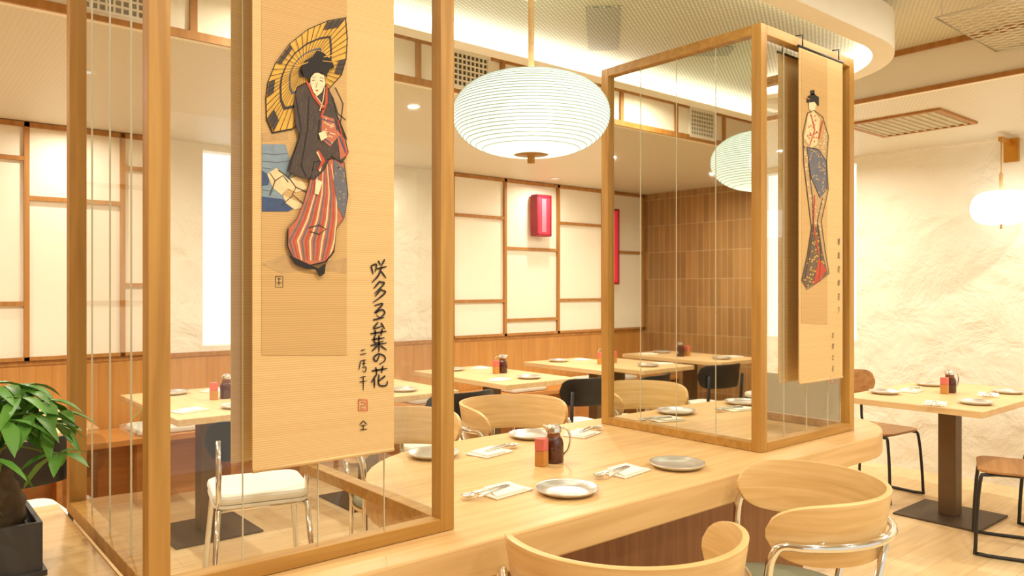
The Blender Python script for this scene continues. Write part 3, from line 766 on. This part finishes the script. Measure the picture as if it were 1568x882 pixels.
def ply_chair(name, x, y, rz, sm, bmt, fm, cushion=None, sled=False):
    r = root(name, (x, y, 0), rz)
    slab('seat', rrect(-.21, .21, -.2, .21, .07, 6), .435, .45, sm, r, .004)
    if cushion: slab('seat_cushion', rrect(-.212, .212, -.205, .212, .07, 6), .4505, .495, cushion, r, .016)
    band('backrest', .12, .335, .35, 44, .64, .82, .012, bmt, r, 30, 6, 8)
    ps = []
    for s in (1, -1):
        if sled:
            ps.append(smooth_path([(s*.185, -.02, .432), (s*.19, .16, .425), (s*.2, .2, .38), (s*.215, .22, .05), (s*.215, .2, .012), (s*.215, 0, .01), (s*.215, -.2, .012), (s*.213, -.23, .05), (s*.2, -.2, .4), (s*.19, -.2, .5), (s*.185, -.2, .74)], 4))
        else:
            ps.append([(s*.22, .22, .0), (s*.185, .17, .43), (s*.185, -.17, .43), (s*.188, -.185, .5), (s*.19, -.20, .74)])
            ps.append([(s*.22, -.25, .0), (s*.19, -.18, .43)])
    tubes('tube_frame', ps, .0125 if not sled else .0095, fm, r)
    tubes('cross_bars', [[(-.19, .15, .425), (.19, .15, .425)], [(-.19, -.17, .425), (.19, -.17, .425)]], .008, fm, r)
ply_chair('dining_chair', 1.38, 3.50, -14, M['cush'], M['black'], M['chrome'], M['cush'])
ply_chair('dining_chair', 2.55, 3.64, 0, M['black'], M['black'], M['chrome'], M['cush'])
ply_chair('dining_chair', 3.62, 3.66, -6, M['black'], M['black'], M['black'], M['cush'])
ply_chair('dining_chair', 4.74, 3.64, 0, M['black'], M['black'], M['black'], M['cush'])
ply_chair('dining_chair', .40, 3.62, 5, M['black'], M['black'], M['black'], M['cush'])
ply_chair('dining_chair', -.62, 3.62, 0, M['black'], M['black'], M['black'], M['cush'])
ply_chair('plywood_sled_chair', 5.25, 2.42, 176, M['brownply'], M['brownply'], M['black'], None, True)
ply_chair('plywood_sled_chair', 4.70, 1.38, 20, M['brownply'], M['brownply'], M['black'], None, True)
ply_chair('plywood_sled_chair', 5.4, 1.32, 0, M['brownply'], M['brownply'], M['black'], None, True)

# ---------------------------------------------------------------- potted plant on the table end
r = root('potted_bonsai_tree', (.185, 2.12, .7505))
boxes('square_pot', [(-.11, .11, -.11, -.1, 0, .12), (-.11, .11, .1, .11, 0, .12), (-.11, -.1, -.1, .1, 0, .12), (.1, .11, -.1, .1, 0, .12), (-.1, .1, -.1, .1, 0, .1)], M['pot'], r)
box('pot_rim', -.118, .118, -.118, .118, -.0, .012, M['pot'], r)
tp = []; tr_ = []
for i in range(16):
    t = i/15; tp.append((.01*math.sin(t*5)+.035, .01*math.cos(t*4), .09+t*.15)); tr_.append(.05-.014*t+random.uniform(-.006, .006))
tube('trunk', tp, tr_, M['trunk'], r, 14)
br = []; LV, LF = [], []
def leaf(p, d, L_, W_):
    d = d.normalized(); side = d.cross(Vector((0, 0, 1)))
    if side.length < .1: side = Vector((1, 0, 0))
    side.normalize(); up = side.cross(d).normalized()
    n = len(LV); rows = [(0, .05), (.2, .6), (.45, 1), (.7, .8), (.88, .4), (1, .02)]
    for t, w_ in rows:
        c = p+d*L_*t-Vector((0, 0, 1))*L_*.45*t*t
        for q_ in (c-side*W_*w_/2+up*W_*.18*w_, c, c+side*W_*w_/2+up*W_*.18*w_):
            q_.x = min(q_.x, .236); LV.append(q_)
    for i in range(len(rows)-1):
        a = n+i*3
        LF.append((a, a+1, a+4, a+3)); LF.append((a+1, a+2, a+5, a+4))
for k in range(34):
    a = k*2.4; rad = random.uniform(.08, .21); hz = .46-rad*.95+random.uniform(-.05, .04)
    if k % 4 == 0: rad *= .4; hz = random.uniform(.38, .44)
    e = Vector((min(rad*math.cos(a)+.03, .15), rad*math.sin(a), hz))
    path = smooth_path([(.03, 0, .23), (e.x*.35, e.y*.35, .24+max(0, hz-.2)*.7), tuple(e)], 4)
    br.append(path)
    for q in range(6):
        b_ = a+q*2*math.pi/6; leaf(e, Vector((math.cos(b_), math.sin(b_), random.uniform(-.5, .3))), random.uniform(.07, .1), random.uniform(.026, .036))
tubes('branches', br, .003, M['stem'], r, 6)
obj('leaves', LV, LF, M['leaf'], r, True)

# ---------------------------------------------------------------- lighting
def fill_downlight(x, y, z, e, col=(1, .935, .80)):  # fill lamp added to brighten the room, not a known ceiling fixture
    r = root('added_fill_downlight', (x, y, z))
    lathe('bezel', [(.05, 0), (.052, -.006), (.04, -.006), (.038, 0)], M['white'], r, 24)
    lathe('lens', [(.001, -.002), (.038, -.002)], M['lens'], r, 24)
    l = bpy.data.lights.new('lamp', 'AREA'); l.shape = 'DISK'; l.size = .07; l.energy = e*.68; l.color = col; l.spread = math.radians(165)
    o = bpy.data.objects.new('lamp', l); S.collection.objects.link(o); o.parent = r; o.location = (0, 0, -.008)
for x in (-.6, .8, 2.35, 4.1, 5.6): fill_downlight(x, 4.25, ZL, 26)
for x in (1.0, 3.2, 5.1): fill_downlight(x, 5.45, ZL, 9)
for y in (.2, 1.2, 3.0): fill_downlight(5.4, y, ZL, 21)
for x, y in ((-.5, .8), (.9, .7), (2.2, .5), (3.3, .6), (.9, -1.3), (3, -1.3), (-.6, 2.9), (1.5, 3.05), (3.6, 3.05)): fill_downlight(x, y, ZC, 22)

w = bpy.data.worlds.new('World'); S.world = w; w.use_nodes = True
w.node_tree.nodes['Background'].inputs[0].default_value = (1, .94, .82, 1)
w.node_tree.nodes['Background'].inputs[1].default_value = .93

# ---------------------------------------------------------------- camera
c = bpy.data.cameras.new('Camera'); c.lens = 26.88; c.sensor_width = 36; c.clip_start = .05
co = bpy.data.objects.new('Camera', c); S.collection.objects.link(co)
co.location = (0, 0, 1.4); co.rotation_euler = (math.radians(90), 0, -math.atan2(SX, CX))
S.camera = co
